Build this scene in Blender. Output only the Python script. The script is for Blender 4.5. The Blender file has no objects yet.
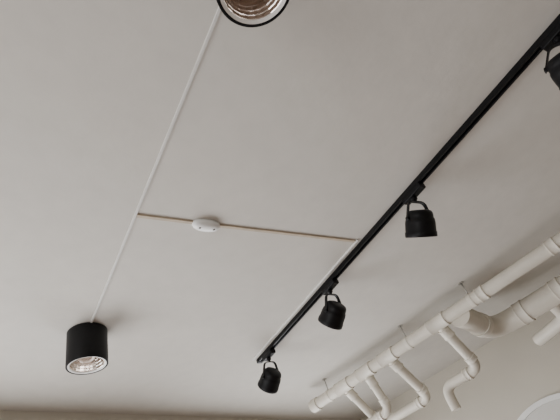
import bpy, bmesh, math
from mathutils import Vector, Matrix, Quaternion

CAMZ = 1.6
CEIL = 2.7
scene = bpy.context.scene
COL = scene.collection

# ------------------------------------------------------------------ materials
def mat(name, color, rough=0.6, metal=0.0, var=0.0, vscale=4.0, bump=0.0, bscale=60.0, spec=0.5, coat=0.0):
    m = bpy.data.materials.new(name); m.use_nodes = True
    nt = m.node_tree; b = nt.nodes["Principled BSDF"]
    b.inputs["Roughness"].default_value = rough
    b.inputs["Metallic"].default_value = metal
    b.inputs["Specular IOR Level"].default_value = spec
    b.inputs["Coat Weight"].default_value = coat
    tc = nt.nodes.new("ShaderNodeTexCoord")
    n = nt.nodes.new("ShaderNodeTexNoise"); n.inputs["Scale"].default_value = vscale
    n.inputs["Detail"].default_value = 4
    nt.links.new(tc.outputs["Object"], n.inputs["Vector"])
    r = nt.nodes.new("ShaderNodeValToRGB")
    r.color_ramp.elements[0].position = 0.3; r.color_ramp.elements[1].position = 0.7
    r.color_ramp.elements[0].color = tuple(c*(1-var) for c in color)+(1,)
    r.color_ramp.elements[1].color = tuple(min(1, c*(1+var)) for c in color)+(1,)
    nt.links.new(n.outputs["Fac"], r.inputs["Fac"])
    nt.links.new(r.outputs["Color"], b.inputs["Base Color"])
    if bump > 0:
        n2 = nt.nodes.new("ShaderNodeTexNoise"); n2.inputs["Scale"].default_value = bscale
        n2.inputs["Detail"].default_value = 3
        nt.links.new(tc.outputs["Object"], n2.inputs["Vector"])
        bp = nt.nodes.new("ShaderNodeBump"); bp.inputs["Strength"].default_value = bump
        bp.inputs["Distance"].default_value = 0.01
        nt.links.new(n2.outputs["Fac"], bp.inputs["Height"])
        nt.links.new(bp.outputs["Normal"], b.inputs["Normal"])
    return m

M_ceil = mat("ceiling_paint", (0.60, 0.577, 0.533), 0.9, var=0.025, vscale=14, bump=0.08, bscale=30, spec=0.15)
M_wall = mat("wall_paint", (0.52, 0.485, 0.415), 0.9, var=0.03, vscale=3, bump=0.08, bscale=30, spec=0.2)
M_black = mat("black_powder_coat", (0.004, 0.004, 0.005), 0.45, var=0.15, vscale=60, spec=0.22)
M_rail = mat("black_anodised_aluminium", (0.004, 0.004, 0.005), 0.42, var=0.1, vscale=60, spec=0.25)
M_chan = mat("track_channel_dark", (0.002, 0.002, 0.002), 0.6, spec=0.2)
M_white = mat("white_trunking_plastic", (0.66, 0.65, 0.62), 0.5, var=0.03, vscale=20)
M_tan = mat("aged_trunking_plastic", (0.50, 0.42, 0.32), 0.6, var=0.12, vscale=25)
M_rosette = mat("white_gloss_plastic", (0.88, 0.89, 0.88), 0.3, var=0.01)
M_pipe = mat("painted_pipe", (0.64, 0.60, 0.52), 0.5, var=0.06, vscale=7, bump=0.05, bscale=30)
M_coup = mat("painted_coupling", (0.68, 0.64, 0.56), 0.5, var=0.06, vscale=12)
M_steel = mat("galvanised_steel", (0.40, 0.39, 0.36), 0.45, metal=0.7, var=0.1, vscale=40)
M_chrome = mat("mirror_reflector", (0.88, 0.82, 0.77), 0.2, metal=1.0, var=0.02)
M_ring = mat("white_ring", (0.85, 0.84, 0.82), 0.35)
M_bulb = mat("frosted_bulb_glass", (0.78, 0.68, 0.61), 0.3)
M_lens = mat("halogen_lamp_glass", (0.10, 0.10, 0.10), 0.2, metal=0.5)
M_screw = mat("dark_screw", (0.08, 0.07, 0.06), 0.5, metal=0.5)
M_trim = mat("white_trim", (0.72, 0.72, 0.70), 0.5, var=0.02)
M_blind = mat("pale_blind", (0.58, 0.57, 0.54), 0.8, var=0.03)

# wood floor
M_floor = bpy.data.materials.new("wood_floor"); M_floor.use_nodes = True
nt = M_floor.node_tree; b = nt.nodes["Principled BSDF"]; b.inputs["Roughness"].default_value = 0.4
tc = nt.nodes.new("ShaderNodeTexCoord"); br = nt.nodes.new("ShaderNodeTexBrick")
br.inputs["Scale"].default_value = 1.0; br.inputs["Brick Width"].default_value = 1.4; br.inputs["Row Height"].default_value = 0.14
br.inputs["Mortar Size"].default_value = 0.006
br.inputs["Color1"].default_value = (0.30, 0.205, 0.15, 1); br.inputs["Color2"].default_value = (0.25, 0.165, 0.12, 1)
br.inputs["Mortar"].default_value = (0.04, 0.025, 0.02, 1)
nt.links.new(tc.outputs["Object"], br.inputs["Vector"]); nt.links.new(br.outputs["Color"], b.inputs["Base Color"])

# ------------------------------------------------------------------ helpers
def finish(name, bm, m, parent=None, smooth=False, loc=None, bevel=0.0):
    bmesh.ops.recalc_face_normals(bm, faces=bm.faces)
    me = bpy.data.meshes.new(name); bm.to_mesh(me); bm.free()
    if m: me.materials.append(m)
    ob = bpy.data.objects.new(name, me); COL.objects.link(ob)
    if smooth:
        for p in me.polygons: p.use_smooth = True
        if smooth == "auto":
            try: me.set_sharp_from_angle(angle=math.radians(35))
            except Exception: pass
    if bevel > 0:
        md = ob.modifiers.new("bevel", "BEVEL"); md.width = bevel; md.segments = 2; md.limit_method = 'ANGLE'
    if loc is not None: ob.location = loc
    if parent: ob.parent = parent
    return ob

def empty(name, loc, label, cat, group=None, rotz=0.0):
    e = bpy.data.objects.new(name, None); e.empty_display_size = 0.05
    COL.objects.link(e); e.location = loc; e.rotation_euler = (0, 0, rotz)
    e["label"] = label; e["category"] = cat
    if group: e["group"] = group
    return e

def tag(o, label, cat, group=None):
    o["label"] = label; o["category"] = cat
    if group: o["group"] = group

def add_box(bm, lo, hi, M=None):
    vs = []
    for x in (lo[0], hi[0]):
        for y in (lo[1], hi[1]):
            for z in (lo[2], hi[2]):
                v = Vector((x, y, z))
                if M: v = M @ v
                vs.append(bm.verts.new(v))
    for f in ((0,1,3,2),(4,6,7,5),(0,4,5,1),(2,3,7,6),(0,2,6,4),(1,5,7,3)):
        bm.faces.new([vs[i] for i in f])

def add_lathe(bm, prof, seg=48, M=None):
    rings = []
    for r, z in prof:
        if r < 1e-6:
            v = Vector((0, 0, z)); v = M @ v if M else v
            rings.append([bm.verts.new(v)]); continue
        ring = []
        for i in range(seg):
            a = 2*math.pi*i/seg
            v = Vector((r*math.cos(a), r*math.sin(a), z))
            if M: v = M @ v
            ring.append(bm.verts.new(v))
        rings.append(ring)
    for a, c in zip(rings[:-1], rings[1:]):
        if len(a) == 1 and len(c) == 1: continue
        for i in range(seg):
            j = (i+1) % seg
            if len(a) == 1: bm.faces.new((a[0], c[i], c[j]))
            elif len(c) == 1: bm.faces.new((a[i], a[j], c[0]))
            else: bm.faces.new((a[i], a[j], c[j], c[i]))

def fillet(pts, rad, n=8):
    pts = [Vector(p) for p in pts]; out = [pts[0]]
    for i in range(1, len(pts)-1):
        p = pts[i]; a = (pts[i-1]-p); c = (pts[i+1]-p)
        ra = min(rad, a.length*0.48, c.length*0.48)
        p0 = p+a.normalized()*ra; p1 = p+c.normalized()*ra
        for k in range(n+1):
            t = k/n; out.append(p0*(1-t)**2+p*2*t*(1-t)+p1*t*t)
    out.append(pts[-1]); return out

def add_sweep(bm, pts, r, seg=20, rad=0.0, caps=True):
    P = fillet(pts, rad) if rad > 0 else [Vector(p) for p in pts]
    T = []
    for i in range(len(P)):
        d = (P[min(i+1, len(P)-1)]-P[max(i-1, 0)]).normalized(); T.append(d)
    up = Vector((0, 0, 1)) if abs(T[0].z) < 0.9 else Vector((1, 0, 0))
    n = T[0].cross(up).normalized(); rings = []
    for i, p in enumerate(P):
        if i: n = T[i-1].rotation_difference(T[i]) @ n
        n = (n-T[i]*n.dot(T[i])).normalized(); bb = T[i].cross(n)
        rings.append([bm.verts.new(p+(n*math.cos(2*math.pi*k/seg)+bb*math.sin(2*math.pi*k/seg))*r) for k in range(seg)])
    for a, c in zip(rings[:-1], rings[1:]):
        for k in range(seg):
            j = (k+1) % seg; bm.faces.new((a[k], a[j], c[j], c[k]))
    if caps:
        bm.faces.new(rings[0]); bm.faces.new(rings[-1])

def align(p, d):
    return Matrix.Translation(Vector(p)) @ Vector((0, 0, 1)).rotation_difference(Vector(d).normalized()).to_matrix().to_4x4()

def structure(o): o["kind"] = "structure"; return o

# ------------------------------------------------------------------ room shell
C1 = Vector((3.145, 3.57, 0)); C2 = Vector((-2.9, 1.756, 0)); C3 = Vector((4.63, -3.2, 0)); C4 = Vector((-1.81, -3.2, 0))
def wall(name, p0, p1, outward, openings):
    d = (p1-p0); L = d.length; u = d.normalized(); o = Vector(outward).normalized()
    o = (o-u*o.dot(u)).normalized(); T = 0.15
    M = Matrix(((u.x, o.x, 0, p0.x), (u.y, o.y, 0, p0.y), (0, 0, 1, 0), (0, 0, 0, 1)))
    bm = bmesh.new(); s = -0.15
    for (a, c, z0, z1) in openings:
        add_box(bm, (s, 0, 0), (a, T, CEIL), M)
        add_box(bm, (a, 0, 0), (c, T, z0), M); add_box(bm, (a, 0, z1), (c, T, CEIL), M); s = c
    add_box(bm, (s, 0, 0), (L+0.15, T, CEIL), M)
    structure(finish(name, bm, M_wall)); return M, u, o
Mf, uf, of = wall("wall_far", C2, C1, (-0.3, 1, 0), [(1.2, 3.4, 0.9, 2.25), (4.0, 5.6, 0.9, 2.25)])
Ml, ul, ol = wall("wall_left", C2, C4, (-1, 0, 0), [(0.8, 2.8, 0.9, 2.25)])
Mr, ur, orr = wall("wall_right", C1, C3, (1, 0.22, 0), [])
wall("wall_back", C4, C3, (0, -1, 0), [])
bm = bmesh.new(); add_box(bm, (-3.4, -3.6, CEIL), (5.2, 4.2, CEIL+0.15)); structure(finish("ceiling", bm, M_ceil))
bm = bmesh.new(); add_box(bm, (-3.4, -3.6, -0.1), (5.2, 4.2, 0)); structure(finish("floor", bm, M_floor))

def window(name, M, a, c, z0, z1):
    bm = bmesh.new(); w = 0.05
    add_box(bm, (a, 0.02, z0), (a+w, 0.10, z1), M); add_box(bm, (c-w, 0.02, z0), (c, 0.10, z1), M)
    add_box(bm, (a+w, 0.02, z0), (c-w, 0.10, z0+w), M); add_box(bm, (a+w, 0.02, z1-w), (c-w, 0.10, z1), M)
    m = (a+c)/2; add_box(bm, (m-0.025, 0.03, z0+w), (m+0.025, 0.09, z1-w), M)
    structure(finish(name, bm, M_trim))
window("window_1", Mf, 1.2, 3.4, 0.9, 2.25); window("window_2", Mf, 4.0, 5.6, 0.9, 2.25); window("window_3", Ml, 0.8, 2.8, 0.9, 2.25)

def archpts(sc, zc, r, zb):
    pts = [(sc-r, zb)]
    for i in range(33):
        a = math.pi-math.pi*i/32; pts.append((sc+r*math.cos(a), zc+r*math.sin(a)))
    pts.append((sc+r, zb)); return pts
s_c = (Vector((3.48, 1.96, 0))-C1).dot(ur); zc = CAMZ+0.58-0.6
bm = bmesh.new(); A = archpts(s_c, zc, 0.60, 0.5); B = archpts(s_c, zc, 0.565, 0.5)
fr = []
for (p, q) in zip(A, B):
    fr.append([bm.verts.new(Mr @ Vector(v)) for v in ((p[0], 0, p[1]), (p[0], -0.02, p[1]), (q[0], -0.02, q[1]), (q[0], 0, q[1]))])
for x, y in zip(fr[:-1], fr[1:]):
    for k in range(4): bm.faces.new((x[k], x[(k+1) % 4], y[(k+1) % 4], y[k]))
bm.faces.new(fr[0]); bm.faces.new(fr[-1])
structure(finish("trim_1", bm, M_trim))
bm = bmesh.new(); bm.faces.new([bm.verts.new(Mr @ Vector((q[0], -0.006, q[1]))) for q in B])
structure(finish("window_4", bm, M_blind))

# ------------------------------------------------------------------ ceiling downlights
def downlight(x, y, label):
    e = empty("ceiling_downlight", (x, y, CEIL), label, "ceiling light", "surface-mounted ceiling downlights")
    H = 0.158; R = 0.083
    bm = bmesh.new()
    add_lathe(bm, [(0, 0), (R-0.003, 0), (R, -0.003), (R, -H+0.002), (R-0.001, -H), (R-0.006, -H), (R-0.007, -H+0.002), (R-0.007, -0.02), (0, -0.02)], 64)
    finish("body", bm, M_black, e, "auto")["label"] = "black cylindrical housing"
    bm = bmesh.new()
    add_lathe(bm, [(R-0.007, -H+0.004), (R-0.0075, -H+0.001), (R-0.014, -H+0.003), (R-0.015, -H+0.006), (R-0.008, -H+0.009)], 64)
    finish("trim_ring", bm, M_ring, e, "auto")["label"] = "white inner ring"
    bm = bmesh.new(); prof = []
    N = 7
    for i in range(N+1):
        t = i/N; r = 0.069*((1-t)**0.55*0.72+0.28); z = -H+0.006+0.085*t
        prof.append((r, z))
        if i < N: prof.append((r-0.0015, z+0.002))
    prof.append((0.018, prof[-1][1]+0.002))
    add_lathe(bm, prof, 24)
    finish("reflector", bm, M_chrome, e, False)["label"] = "faceted mirror reflector"
    bm = bmesh.new()
    add_lathe(bm, [(0.018, -H+0.13), (0.018, -H+0.09), (0.02, -H+0.085), (0.0, -H+0.085)], 24)
    pts = []
    for i in range(120):
        t = i/119; a = t*2*math.pi*3.5; rr = 0.025
        pts.append((rr*math.cos(a), rr*math.sin(a), -H+0.085-0.058*t))
    add_sweep(bm, pts, 0.0062, 8)
    finish("bulb", bm, M_bulb, e, True)["label"] = "unlit white spiral bulb"
    return e
downlight(0.365, 1.892, "black cylindrical ceiling light with mirror reflector at cable end")
downlight(0.372, 0.253, "black cylindrical ceiling light with ribbed reflector, seen from below")

# ------------------------------------------------------------------ cable trunking
def trunk_bm(p0, p1, w=0.014, h=0.010):
    bm = bmesh.new(); p0 = Vector(p0); p1 = Vector(p1); d = p1-p0; L = d.length
    M = Matrix.Translation(p0) @ Matrix.Rotation(math.atan2(d.y, d.x), 4, 'Z')
    prof = [(-w/2, 0), (-w/2, -h*0.6), (-w/2*0.75, -h), (w/2*0.75, -h), (w/2, -h*0.6), (w/2, 0)]
    a = [bm.verts.new(M @ Vector((0, y, z))) for y, z in prof]; c = [bm.verts.new(M @ Vector((L, y, z))) for y, z in prof]
    for k in range(6): bm.faces.new((a[k], a[(k+1) % 6], c[(k+1) % 6], c[k]))
    bm.faces.new(a); bm.faces.new(c); return bm
t = finish("cable_trunking", trunk_bm((0.372, 0.253+0.083, CEIL), (0.366, 1.892-0.083, CEIL), 0.0088, 0.005), M_white)
tag(t, "thin white cable cover joining two black ceiling lights", "cable cover")
t = finish("cable_trunking", trunk_bm((0.374, 1.125, CEIL), (0.575, 1.124, CEIL), 0.016, 0.006), M_tan)
tag(t, "short tan cable cover between white line and oval cover", "cable cover")
t = finish("cable_trunking", trunk_bm((0.68, 1.124, CEIL), (1.338, 1.112, CEIL), 0.016, 0.006), M_tan)
tag(t, "tan cable cover running from oval cover to black track", "cable cover")
t = finish("cable_trunking", trunk_bm((1.350, 1.10, CEIL), (1.346, 2.215, CEIL), 0.0095, 0.007), M_white)
tag(t, "white cable cover running tightly beside black lighting track", "cable cover")

e = empty("junction_cover", (0.627, 1.124, CEIL), "glossy white oval cable cover with two dark screws", "junction cover")
bm = bmesh.new(); rings = []
prof = [(1.0, 0), (1.0, -0.008), (0.96, -0.014), (0.86, -0.020), (0.6, -0.025), (0.3, -0.027)]
for s, z in prof:
    ring = []
    for i in range(40):
        a = 2*math.pi*i/40; ca, sa = math.cos(a), math.sin(a)
        ring.append(bm.verts.new((0.054*s*math.copysign(abs(ca)**0.85, ca), 0.026*s*math.copysign(abs(sa)**0.85, sa), z)))
    rings.append(ring)
for a, c in zip(rings[:-1], rings[1:]):
    for i in range(40): bm.faces.new((a[i], a[(i+1) % 40], c[(i+1) % 40], c[i]))
bm.faces.new(rings[0]); bm.faces.new(rings[-1])
finish("cover", bm, M_rosette, e, True)
for sx in (-1, 1):
    bm = bmesh.new(); add_lathe(bm, [(0, -0.018), (0.0050, -0.018), (0.0050, -0.0262), (0.003, -0.0275), (0, -0.0275)], 16)
    finish("screw", bm, M_screw, e, "auto", loc=(sx*0.027, 0, 0.0008))["label"] = "dark screw"

# ------------------------------------------------------------------ lighting track
TX = 1.388; TY0 = -0.6; TY1 = 2.205
e = empty("lighting_track", (TX, (TY0+TY1)/2, CEIL), "long black ceiling track rail holding black spotlights", "lighting track")
hl = (TY1-TY0)/2
bm = bmesh.new(); w = 0.0155; h = 0.022; g = 0.007
prof = [(-w, 0), (-w, -h), (-g, -h), (-g, -h+0.004), (-0.011, -h+0.006), (-0.011, -0.006), (0.011, -0.006), (0.011, -h+0.006), (g, -h+0.004), (g, -h), (w, -h), (w, 0)]
a = [bm.verts.new((x, -hl, z)) for x, z in prof]; c = [bm.verts.new((x, hl, z)) for x, z in prof]
n = len(prof)
for k in range(n): bm.faces.new((a[k], a[(k+1) % n], c[(k+1) % n], c[k]))
finish("rail", bm, M_rail, e)
for s in (-1, 1):
    bm = bmesh.new(); add_box(bm, (-0.018, -0.014, -0.0245), (0.018, 0.014, 0))
    finish("end_cap", bm, M_black, e, loc=(0, s*(hl+0.002), 0), bevel=0.003)

# ------------------------------------------------------------------ spotlights
def spotlight(y, aim, label, hy=0.047, hz=-0.134):
    e = empty("track_spotlight", (TX, y, CEIL-0.022), label, "spotlight", "black track spotlights")
    bm = bmesh.new()
    add_box(bm, (-0.0175, -0.055, -0.024), (0.0175, 0.055, -0.0005))
    ad = finish("adapter", bm, M_black, e, bevel=0.004)
    bm = bmesh.new(); add_box(bm, (-0.0060, -0.045, -0.001), (0.0060, 0.045, 0.012))
    finish("contact_foot", bm, M_chan, ad)
    bm = bmesh.new(); add_lathe(bm, [(0, -0.022), (0.013, -0.022), (0.013, -0.034), (0.010, -0.038), (0.006, -0.040), (0.006, -0.048), (0, -0.048)], 24)
    finish("swivel", bm, M_black, e, "auto", loc=(0, 0.01, 0))
    hc = Vector((0, hy, hz)); d = Vector(aim).normalized()
    side = d.cross(Vector((0, 0, 1)))
    side = side.normalized() if side.length > 0.05 else Vector((1, 0, 0))
    pv = hc-d*0.018
    bm = bmesh.new(); top = Vector((0, 0.01, -0.046)); dn = (pv-top).normalized(); R = 0.0575
    side = (side-dn*side.dot(dn)).normalized(); fw = side.cross(dn)
    path = fillet([pv+side*(R+0.002)+dn*0.008, top+side*(R-0.022)+dn*0.002, top-side*(R-0.022)+dn*0.002, pv-side*(R+0.002)+dn*0.008], 0.02, 6)
    rings = []
    for i, p in enumerate(path):
        tng = (path[min(i+1, len(path)-1)]-path[max(i-1, 0)]).normalized(); nn = tng.cross(fw).normalized()
        rings.append([bm.verts.new(p+fw*a1*0.008+nn*b1*0.002) for a1, b1 in ((-1, -1), (1, -1), (1, 1), (-1, 1))])
    for a, c in zip(rings[:-1], rings[1:]):
        for k in range(4): bm.faces.new((a[k], a[(k+1) % 4], c[(k+1) % 4], c[k]))
    bm.faces.new(rings[0]); bm.faces.new(rings[-1])
    finish("yoke", bm, M_black, e)
    for s in (-1, 1):
        bm = bmesh.new(); add_lathe(bm, [(0, -0.006), (0.008, -0.006), (0.008, 0.004), (0.006, 0.006), (0, 0.006)], 20, align(pv+side*s*(R-0.0005), side*s))
        finish("knob", bm, M_black, e, "auto")
    bm = bmesh.new(); M = align(hc, d)
    add_lathe(bm, [(0, -0.056), (0.034, -0.055), (0.045, -0.050), (0.050, -0.042), (0.052, -0.032), (0.0525, -0.022), (0.0555, -0.018), (0.0580, -0.004), (0.0590, 0.030),
                   (0.0612, 0.034), (0.0612, 0.050), (0.060, 0.052), (0.056, 0.052), (0.054, 0.036), (0.046, 0.0), (0.030, -0.03), (0, -0.035)], 48, M)
    head = finish("lamp_head", bm, M_black, e, "auto")
    bm = bmesh.new()
    add_lathe(bm, [(0.0525, 0.034), (0.049, 0.037), (0.03, 0.039), (0.012, 0.040), (0, 0.040)], 40, M)
    finish("lens", bm, M_lens, head, True)["label"] = "unlit glass lamp face"
    return e
spotlight(0.045, (0.5, 0.2, -0.8), "black spotlight with ribbed bell head on ceiling track")
spotlight(0.765, (0.15, 0.6, -0.75), "black spotlight tilted steeply down on ceiling track")
spotlight(1.42, (-0.1, 0.8, -0.5), "black spotlight turned aside in its yoke on track")
spotlight(2.10, (-0.1, 0.9, -0.55), "black spotlight near the capped end of the track")

# ------------------------------------------------------------------ drain pipes
zA = CAMZ+0.98
def Ap(y): return Vector((2.335-0.2*(y-1.376), y, zA))
dA = Vector((-0.2, 1, 0)).normalized(); qA = Vector((1, 0.2, 0)).normalized()
root = empty("drain_pipe", Ap(1.4), "cream painted ceiling drain pipes with collars and branches", "pipe")
def pf(name, bm, m=M_pipe):
    o = finish(name, bm, m, root, "auto"); o.location = -root.location; return o
RA = 0.038
bm = bmesh.new(); add_sweep(bm, [Ap(-0.6), Ap(2.72)], RA, 32); pf("main_pipe", bm)
bm = bmesh.new()
add_lathe(bm, [(0, 0.03), (0.031, 0.029), (0.042, 0.022), (0.045, 0.012), (0.045, -0.045), (0.038, -0.047)], 32, align(Ap(2.72), dA)); pf("end_cap", bm)
def coupling(p, d, r, L=0.05):
    bm = bmesh.new()
    add_lathe(bm, [(r-0.002, -L/2), (r+0.006, -L/2), (r+0.007, -L/2+0.004), (r+0.004, -L/2+0.010), (r+0.004, L/2-0.010), (r+0.007, L/2-0.004), (r+0.006, L/2), (r-0.002, L/2)], 32, align(p, d))
    pf("coupling", bm, M_coup)
for y in (0.84, 1.28): coupling(Ap(y), dA, RA)
def branch(y, s, dz, tail, r=0.031, down=False):
    p = Ap(y); coupling(p, dA, RA, 0.13)
    q = p+qA*s+Vector((0, 0, -dz))
    pts = [p, q, q+dA*tail]
    if down: pts.append(pts[-1]+Vector((0, 0, -0.14)))
    bm = bmesh.new(); add_sweep(bm, pts, r, 24, rad=0.07); pf("branch_pipe", bm)
    d = (q-p).normalized(); coupling(p+d*0.075, d, r, 0.06); coupling(q-d*0.07, d, r, 0.035)
    if tail > 0.12: coupling(q+dA*0.085, dA, r, 0.035)
branch(1.60, 0.22, 0.27, 0.26, down=True)
branch(2.01, 0.275, 0.26, 0.7)
branch(2.21, 0.10, 0.26, 0.5, r=0.028)
branch(2.42, 0.25, 0.26, 0.5, r=0.028)

# large pipe joined to the same run
zB = CAMZ+0.93
def Bp(y): return Vector((2.896-0.2*(y-1.13), y, zB))
j = Ap(1.47); jv = Vector((j.x, j.y, zA-0.02)); RB = 0.068
bm = bmesh.new(); add_sweep(bm, [Bp(-0.5), Bp(1.60), jv+qA*0.02], RB, 32, rad=0.16); pf("large_pipe", bm)
for y in (0.80, 1.00, 1.13, 1.38): coupling(Bp(y), dA, RB, 0.06)
bdir = (jv-Bp(1.60)).normalized(); coupling(Bp(1.60)+bdir*0.2, bdir, RB, 0.06)
p = Bp(1.22)
bm = bmesh.new(); add_sweep(bm, [p, p+Vector((0.12, 0.02, -0.12)), p+Vector((0.2, 0.3, -0.12))], 0.04, 24, rad=0.06); pf("branch_pipe", bm)

# hangers
def hanger(p, r):
    e = empty("pipe_hanger", (p.x, p.y, CEIL), "thin steel rod with ring clamp holding cream pipe", "pipe hanger", "steel rod pipe hangers")
    L = CEIL-p.z
    bm = bmesh.new(); add_sweep(bm, [(0, 0, 0), (0, 0, -L+r)], 0.004, 10); finish("rod", bm, M_steel, e, True)
    bm = bmesh.new(); add_lathe(bm, [(0, 0), (0.018, 0), (0.018, -0.003), (0, -0.003)], 20); finish("ceiling_plate", bm, M_steel, e)
    bm = bmesh.new(); add_lathe(bm, [(r+0.0002, -0.012), (r+0.003, -0.012), (r+0.003, 0.012), (r+0.0002, 0.012), (r+0.0002, -0.012)], 32, align((0, 0, -L), dA)); finish("ring_clamp", bm, M_coup, e, "auto")
for y in (0.6, 1.35, 1.83, 2.56): hanger(Ap(y), RA)

# ------------------------------------------------------------------ lights
def area(name, M, s, z, w, h, energy, col):
    l = bpy.data.lights.new(name, 'AREA'); l.shape = 'RECTANGLE'; l.size = w; l.size_y = h; l.energy = energy; l.color = col
    o = bpy.data.objects.new(name, l); COL.objects.link(o)
    p = M @ Vector((s, 0.11, z)); inward = (M.to_3x3() @ Vector((0, -1, 0.0))).normalized()
    o.location = p; o.rotation_euler = inward.to_track_quat('-Z', 'Y').to_euler()
area("window_daylight", Mf, 2.3, 1.57, 2.1, 1.25, 68, (0.99, 0.99, 1.0))
area("window_daylight", Mf, 4.8, 1.57, 1.5, 1.25, 46, (0.99, 0.99, 1.0))
area("window_daylight", Ml, 1.8, 1.57, 1.9, 1.25, 38, (0.99, 0.98, 0.96))
wd = bpy.data.worlds.new("world"); scene.world = wd; wd.use_nodes = True
wd.node_tree.nodes["Background"].inputs[0].default_value = (0.85, 0.9, 1.0, 1); wd.node_tree.nodes["Background"].inputs[1].default_value = 0.9

# ------------------------------------------------------------------ camera
Yc = Vector((-355, -528, -450)).normalized(); Zc = Vector((-190, 510, -450)); Zc = (Zc-Yc*Zc.dot(Yc)).normalized(); Xc = Yc.cross(Zc)
cam = bpy.data.cameras.new("camera"); cam.sensor_width = 36; cam.lens = 36*450/560; cam.clip_start = 0.02
co = bpy.data.objects.new("camera", cam); COL.objects.link(co)
R = Matrix((Xc, Yc, Zc)).to_4x4()
co.matrix_world = Matrix.Translation((0, 0, CAMZ)) @ R
scene.camera = co
